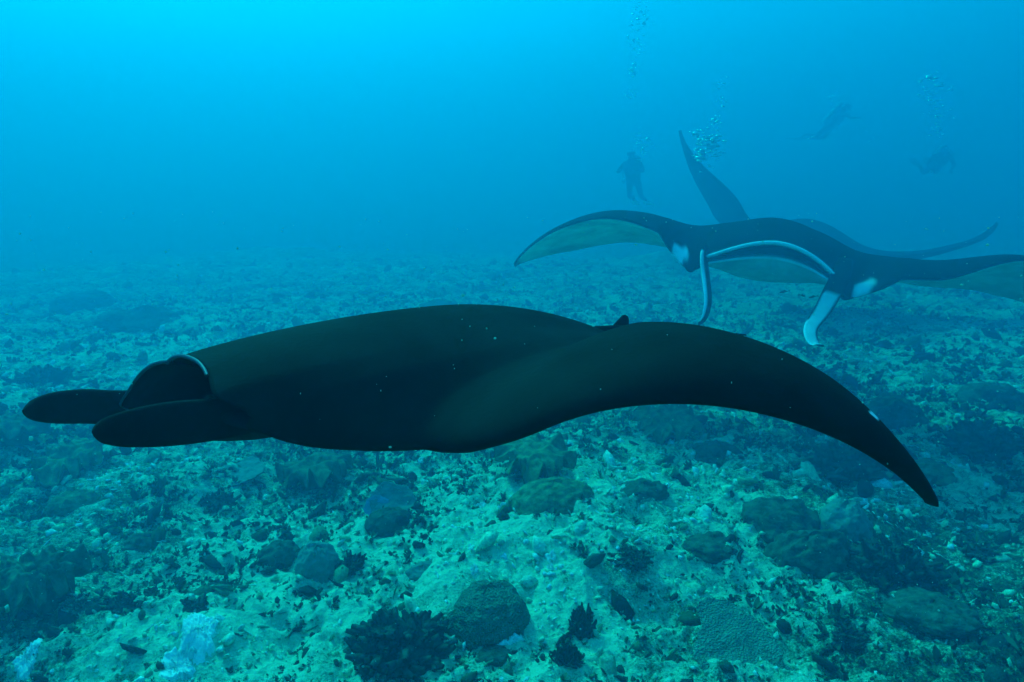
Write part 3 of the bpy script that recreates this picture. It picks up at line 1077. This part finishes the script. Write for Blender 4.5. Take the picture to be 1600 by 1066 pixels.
m3v = [1253.684, 381.224, 5.695, 250.969, 0.098, -4.762, 1.683, -0.81, -7.92, 5.124, 17.393, 21.585, 47.485, 0.633, 10.152, 48.694, 43.255, 53.213, 66.023, 6.496, 6.39, 1.111, 15, 12, 8, 0.035, -0.008, 0.013, 0.11, 0.91, 0.007, 0.295, 0.753]
third = Manta(m3v, scale=1.75, ns=120, nu=24)
tag(third.root, "faint manta ray behind the front-facing one, only its two raised wing tips showing", "manta ray", "manta rays")
third.body(near_colour)
third.eyes()
third.tail()
third.dorsal_fin()
for sd in (-1, 1):
    b = third.at(.2 * sd, third.nu + 4)
    third.ceph([b + np.array([-.05, 0, 0]), b + np.array([.05, 0, -.01]), b + np.array([.13, 0, -.05]), b + np.array([.19, -sd * .02, -.12])], [.035, .04, .035, .01], np.array([0, .3, 1.]), flat=.25)


# ------------------------------------------------------------------ divers in the distance
M_suit = plain_mat("wetsuit", (0.012, 0.014, 0.018), 0.7, 0.1)
M_vest = plain_mat("diving_vest", (0.02, 0.022, 0.028), 0.7, 0.1)
M_tank = plain_mat("tank_paint", (0.35, 0.37, 0.36), 0.4, 0.4)
M_finmat = plain_mat("fin_rubber", (0.05, 0.055, 0.06), 0.6, 0.2)
M_pale = plain_mat("pale_gear", (0.75, 0.78, 0.75), 0.5, 0.3)
M_glass = plain_mat("mask_glass", (0.05, 0.07, 0.08), 0.1, 0.6)
M_face = plain_mat("face_skin", (0.42, 0.28, 0.2), 0.6, 0.3)


def skin_body(name, pts, edges, radii, mat, root_i=0, sub=2):
    me = bpy.data.meshes.new(name)
    me.from_pydata([tuple(p) for p in pts], edges, [])
    o = bpy.data.objects.new(name, me)
    scene.collection.objects.link(o)
    md = o.modifiers.new("skin", 'SKIN')
    md.use_smooth_shade = True
    sk = me.skin_vertices[0].data
    for i, r in enumerate(radii):
        sk[i].radius = r if isinstance(r, tuple) else (r, r)
        sk[i].use_root = (i == root_i)
    ss = o.modifiers.new("sub", 'SUBSURF')
    ss.levels = ss.render_levels = sub
    dg = bpy.context.evaluated_depsgraph_get()
    ev = o.evaluated_get(dg)
    me2 = bpy.data.meshes.new_from_object(ev)
    me2.materials.clear()
    me2.materials.append(mat)
    bpy.data.objects.remove(o)
    o2 = bpy.data.objects.new(name, me2)
    scene.collection.objects.link(o2)
    return o2


def make_diver(loc, yaw, lean, label, seed, pale_fins=False, arm=0.0):
    """hovering diver leaning forward with bent trailing legs; local -y is where the diver looks"""
    r = random.Random(seed)
    pts, edges, rad = [], [], []

    def add(p, rr, parent=None):
        pts.append(p)
        rad.append(rr)
        if parent is not None:
            edges.append((parent, len(pts) - 1))
        return len(pts) - 1
    pel = add((0, 0, 0), (.15, .12))
    wst = add((0, -.07, .15), (.14, .11), pel)
    ch = add((0, -.15, .33), (.165, .125), wst)
    nk = add((0, -.20, .48), .065, ch)
    hd = add((0, -.235, .58), (.078, .09), nk)
    add((0, -.25, .69), (.07, .08), hd)
    for s in (-1, 1):
        sh = add((s * .19, -.16, .40), .068, ch)
        el = add((s * (.31 + arm * .08), -.30, .22 + arm * .12), .048, sh)
        wr = add((s * (.19 + arm * .14), -.52, .25 + arm * .16), .032, el)
        pm = add((s * (.17 + arm * .14), -.585, .262 + arm * .16), (.036, .022), wr)
        px, py_, pz = pts[pm]
        for k in range(4):
            f1 = add((px + (k - 1.5) * .020, py_ - .045 - .004 * (1.5 - abs(k - 1.5)), pz + .004), .0095, pm)
            add((px + (k - 1.5) * .021, py_ - .075 - .01 * (1.5 - abs(k - 1.5)), pz - .018), .008, f1)
        t1 = add((px - s * .040, py_ - .012, pz + .012), .010, pm)
        add((px - s * .050, py_ - .045, pz + .006), .0085, t1)
        hp = add((s * .10, .03, -.07), .10, pel)
        kn = add((s * .14, .18 + r.uniform(-.04, .06), -.40), .062, hp)
        an = add((s * .15, .55, -.46 + r.uniform(-.06, .06)), .042, kn)
        add((s * .16, .66, -.54), (.045, .03), an)
    body = skin_body("person", pts, edges, rad, M_suit)
    body.location = loc
    body.rotation_euler = (lean, 0, yaw)
    tag(body, label, "person", "divers in the distance")
    d = unit(np.array([0, -.25, .62]))
    nrm = np.array([0, d[2], -d[1]])
    c = np.array([0, -.10, .22]) + nrm * .20
    L = .34
    tp = np.array([c - d * L, c - d * (L - .02), c - d * (L - .06), c + d * (L - .12), c + d * (L - .05), c + d * L, c + d * (L + .02), c + d * (L + .06)])
    v, f = tube(tp, [.02, .075, .09, .09, .08, .04, .025, .02], 20, axis=(1, 0, 0))
    tank = mesh_obj("scuba_tank", v, f, M_tank, body)
    v, f = tube([c + d * (L + .03) + np.array([-.05, 0, 0]), c + d * (L + .03) + np.array([.05, 0, 0])], [.022, .022], 10, axis=(0, 0, 1))
    mesh_obj("valve", v, f, M_finmat, tank)
    vp = np.array([(0, -.02, .05), (0, -.07, .15), (0, -.12, .26), (0, -.155, .36), (0, -.17, .42)])
    v, f = tube(vp, [.175, .19, .21, .20, .13], 24, flat=.80, axis=(1, 0, 0))
    mesh_obj("vest", v, f, M_vest, body)
    V, F = sphere_grid(12, 20)
    sq = np.sign(V) * np.abs(V) ** .6
    mask = mesh_obj("mask", sq * np.array([.085, .04, .05]) + np.array([0, -.315, .625]), F, M_finmat, body)
    mesh_obj("lens", sq * np.array([.07, .012, .036]) + np.array([0, -.355, .627]), F, M_glass, mask)
    mesh_obj("face", V * np.array([.06, .05, .055]) + np.array([0, -.285, .575]), F, M_face, body)
    reg = mesh_obj("regulator", sq * np.array([.04, .035, .03]) + np.array([0, -.355, .545]), F, M_finmat, body)
    hose = catmull([(.04, -.36, .545), (.16, -.34, .52), (.20, -.15, .52), (.06, .08, .56)], 20)
    v, f = tube(hose, .012, 8)
    mesh_obj("hose", v, f, M_finmat, reg)
    hose = catmull([(-.06, .08, .55), (-.20, -.05, .42), (-.20, -.22, .15), (-.16, -.28, .05)], 20)
    v, f = tube(hose, .011, 8)
    mesh_obj("hose", v, f, M_finmat, tank)
    V2, F2 = sphere_grid(8, 16)
    mesh_obj("gauge", V2 * np.array([.05, .03, .06]) + np.array([-.16, -.29, .02]), F2, M_pale, body)
    for s in (-1, 1):
        a = np.array([s * .16, .62, -.50])
        bl = catmull([a, a + np.array([0, .12, -.08]), a + np.array([s * .01, .34, -.16]), a + np.array([s * .02, .58, -.20])], 16)
        v, f = tube(bl, np.interp(np.linspace(0, 1, 16), [0, .25, .8, 1], [.05, .075, .11, .085]), 10, flat=.13, axis=(1, 0, 0))
        mesh_obj("swim_fin", v, f, M_pale if pale_fins else M_finmat, body)
    return body


make_diver(P(990, 282, 15.5), math.radians(-25), math.radians(6), "faint diver hovering above the left wing of the front-facing manta", 1, True)
make_diver(P(1298, 196, 19.0), math.radians(35), math.radians(20), "faintest diver, high up between the other divers", 2, False, .8)
make_diver(P(1462, 258, 17.0), math.radians(-15), math.radians(42), "dim diver at the right under a crown of bubbles", 3)

# ------------------------------------------------------------------ bubbles
M_bubble, ntb, bb = new_mat("air_bubble")
nzb = N(ntb, "ShaderNodeTexNoise", i_Scale=20.0)
cb = ramp(ntb, nzb.outputs[0], [(0.3, (0.8, 0.88, 0.9)), (0.7, (0.92, 0.95, 0.95))])
ntb.links.new(cb, bb.inputs["Base Color"])
bb.inputs["Metallic"].default_value = 1.0
bb.inputs["Roughness"].default_value = 0.3
bb.inputs["Specular IOR Level"].default_value = 0.8


def add_translucency(m, col, fac):
    """thin-walled things let the light of the surface through"""
    nt = m.node_tree
    b = nt.nodes["Principled BSDF"]
    out = [n for n in nt.nodes if n.type == 'OUTPUT_MATERIAL'][0]
    tr = nt.nodes.new("ShaderNodeBsdfTranslucent")
    tr.inputs[0].default_value = (*col, 1)
    mx = nt.nodes.new("ShaderNodeMixShader")
    mx.inputs[0].default_value = fac
    nt.links.new(b.outputs[0], mx.inputs[1])
    nt.links.new(tr.outputs[0], mx.inputs[2])
    nt.links.new(mx.outputs[0], out.inputs["Surface"])


add_translucency(M_bubble, (0.97, 0.98, 0.98), 0.35)


def plume(spots, label, seed):
    """spots: (pixel x, y, depth, spread px, count, radius m)"""
    r = np.random.default_rng(seed)
    V, F = sphere_grid(7, 10)
    parts = []
    for px, py, d, sp, n, rad in spots:
        for k in range(n):
            q = P(px + r.normal(0, sp), py + r.normal(0, sp * 1.1), d + r.normal(0, sp * d / FPX))
            s = rad * math.exp(r.normal(0, .5))
            sq = r.uniform(.45, .9)
            v = V * np.array([s, s, s * sq])
            v[:, 2] = np.where(v[:, 2] < 0, v[:, 2] * .15, v[:, 2])
            parts.append((v + q, F))
    v, f = join(parts)
    o = mesh_obj("air_bubbles", v, f, M_bubble)
    return tag(o, label, "bubbles", kind="stuff")


plume([(1003, 236, 10.76, 7, 26, 0.0136), (999, 224, 10.76, 6, 10, 0.0175), (985, 150, 11.00, 5, 30, 0.0112), (988, 110, 11.00, 5, 40, 0.0128), (994, 70, 11.00, 7, 45, 0.0136), (1000, 30, 11.00, 9, 50, 0.0151), (1003, -10, 11.12, 10, 50, 0.0159), (1010, -90, 11.16, 14, 50, 0.0175), (1016, -190, 11.16, 16, 40, 0.0191), (1024, -280, 11.16, 16, 30, 0.0191), (1030, -340, 11.16, 18, 24, 0.0207)],
      "thin column of bubbles rising from the diver above the left wing", 1)
plume([(1104, 236, 8.40, 10, 90, 0.0195), (1095, 215, 8.40, 7, 34, 0.0208), (1117, 222, 8.40, 7, 34, 0.0208), (1120, 192, 8.40, 5, 16, 0.0169), (1128, 160, 8.60, 5, 14, 0.0111), (1130, 130, 8.60, 5, 12, 0.0091)],
      "bright cloud of bubbles right of the raised wing tip", 2)
plume([(1437, 130, 10.50, 1.5, 3, 0.0445), (1453, 121, 10.50, 2, 4, 0.0423), (1463, 120, 10.50, 2, 3, 0.0445), (1470, 135, 10.50, 2, 3, 0.0423), (1487, 138, 10.50, 2, 3, 0.0445), (1455, 150, 10.50, 9, 30, 0.0139), (1462, 175, 10.50, 10, 34, 0.0124), (1462, 205, 10.50, 8, 24, 0.0117)],
      "crown of bubbles above the dim diver at the right", 3)
plume([(1299, 152, 16.5, 4, 10, 0.026), (1266, 216, 15.9, 2, 4, 0.038), (1362, 215, 16.2, 5, 8, 0.020)],
      "a few stray bubbles round the faintest diver", 4)

# ------------------------------------------------------------------ small fish under the manta
M_fish = plain_mat("fish_scales", (0.05, 0.06, 0.05), 0.4, 0.4)


def fish(px, py, d, L, yaw, label):
    root = empty("small_fish", P(px, py, d))
    x = np.linspace(0, 1, 14)
    prof = np.interp(x, [0, .08, .3, .6, .85, 1], [.01, .07, .13, .10, .04, .03])
    v, f = tube(np.stack([(.5 - x) * L, 0 * x, 0 * x], -1), prof * L, 12, flat=.5, axis=(0, 0, 1))
    mesh_obj("body", v, f, M_fish, root)
    t = np.array([(-.46, 0, .02), (-.72, .0, .16), (-.62, 0, 0), (-.72, 0, -.16), (-.46, 0, -.02)]) * L
    th = np.array([0, .012 * L, 0])
    V = np.concatenate([t + th, t - th])
    F = [np.array([(0, 1, 2), (0, 2, 4), (4, 2, 3), (7, 6, 5), (9, 7, 5), (8, 7, 9)]), np.array([(0, 5, 6, 1), (1, 6, 7, 2), (2, 7, 8, 3), (3, 8, 9, 4)])]
    mesh_obj("tail_fin", V, F, M_fish, root, smooth=False)
    t = np.array([(.12, 0, .10), (-.05, 0, .22), (-.25, 0, .08)]) * L
    V = np.concatenate([t + th, t - th])
    mesh_obj("dorsal_fin", V, [np.array([(0, 1, 2), (5, 4, 3)]), np.array([(0, 3, 4, 1), (1, 4, 5, 2)])], M_fish, root, smooth=False)
    root.rotation_euler = (0, math.radians(12), yaw)
    tag(root, label, "fish", "small fish under the front-facing manta")


fish(1225, 456, 4.2, .057, 2.9, "tiny dark fish leftmost under the front-facing manta's belly")
fish(1254, 462, 4.15, .05, .3, "tiny dark fish in the middle under the front-facing manta's belly")
fish(1270, 464, 4.2, .057, 3.2, "tiny dark fish nearest the right-hand head fin")

# ------------------------------------------------------------------ drifting particles
M_snow = plain_mat("marine_snow", (0.4, 0.6, 0.55), 0.7, 0.2)


add_translucency(M_snow, (0.4, 0.75, 0.7), 0.6)


def snow(n, seed):
    r = np.random.default_rng(seed)
    V, F = sphere_grid(5, 6)
    parts = []
    for k in range(n):
        d = math.exp(r.uniform(math.log(.36), math.log(3.5)))
        q = P(r.uniform(-250, 1850), r.uniform(330, 1150), d)
        s = .00040 * math.exp(r.normal(0, .42)) * (1 + .25 * d)
        v = V * s * r.uniform(.5, 1.3, 3)
        parts.append((v + q, F))
    v, f = join(parts)
    o = mesh_obj("drifting_particles", v, f, M_snow)
    tag(o, "tiny pale particles drifting in the water in front of the manta", "particles", kind="stuff")


snow(2600, 3)
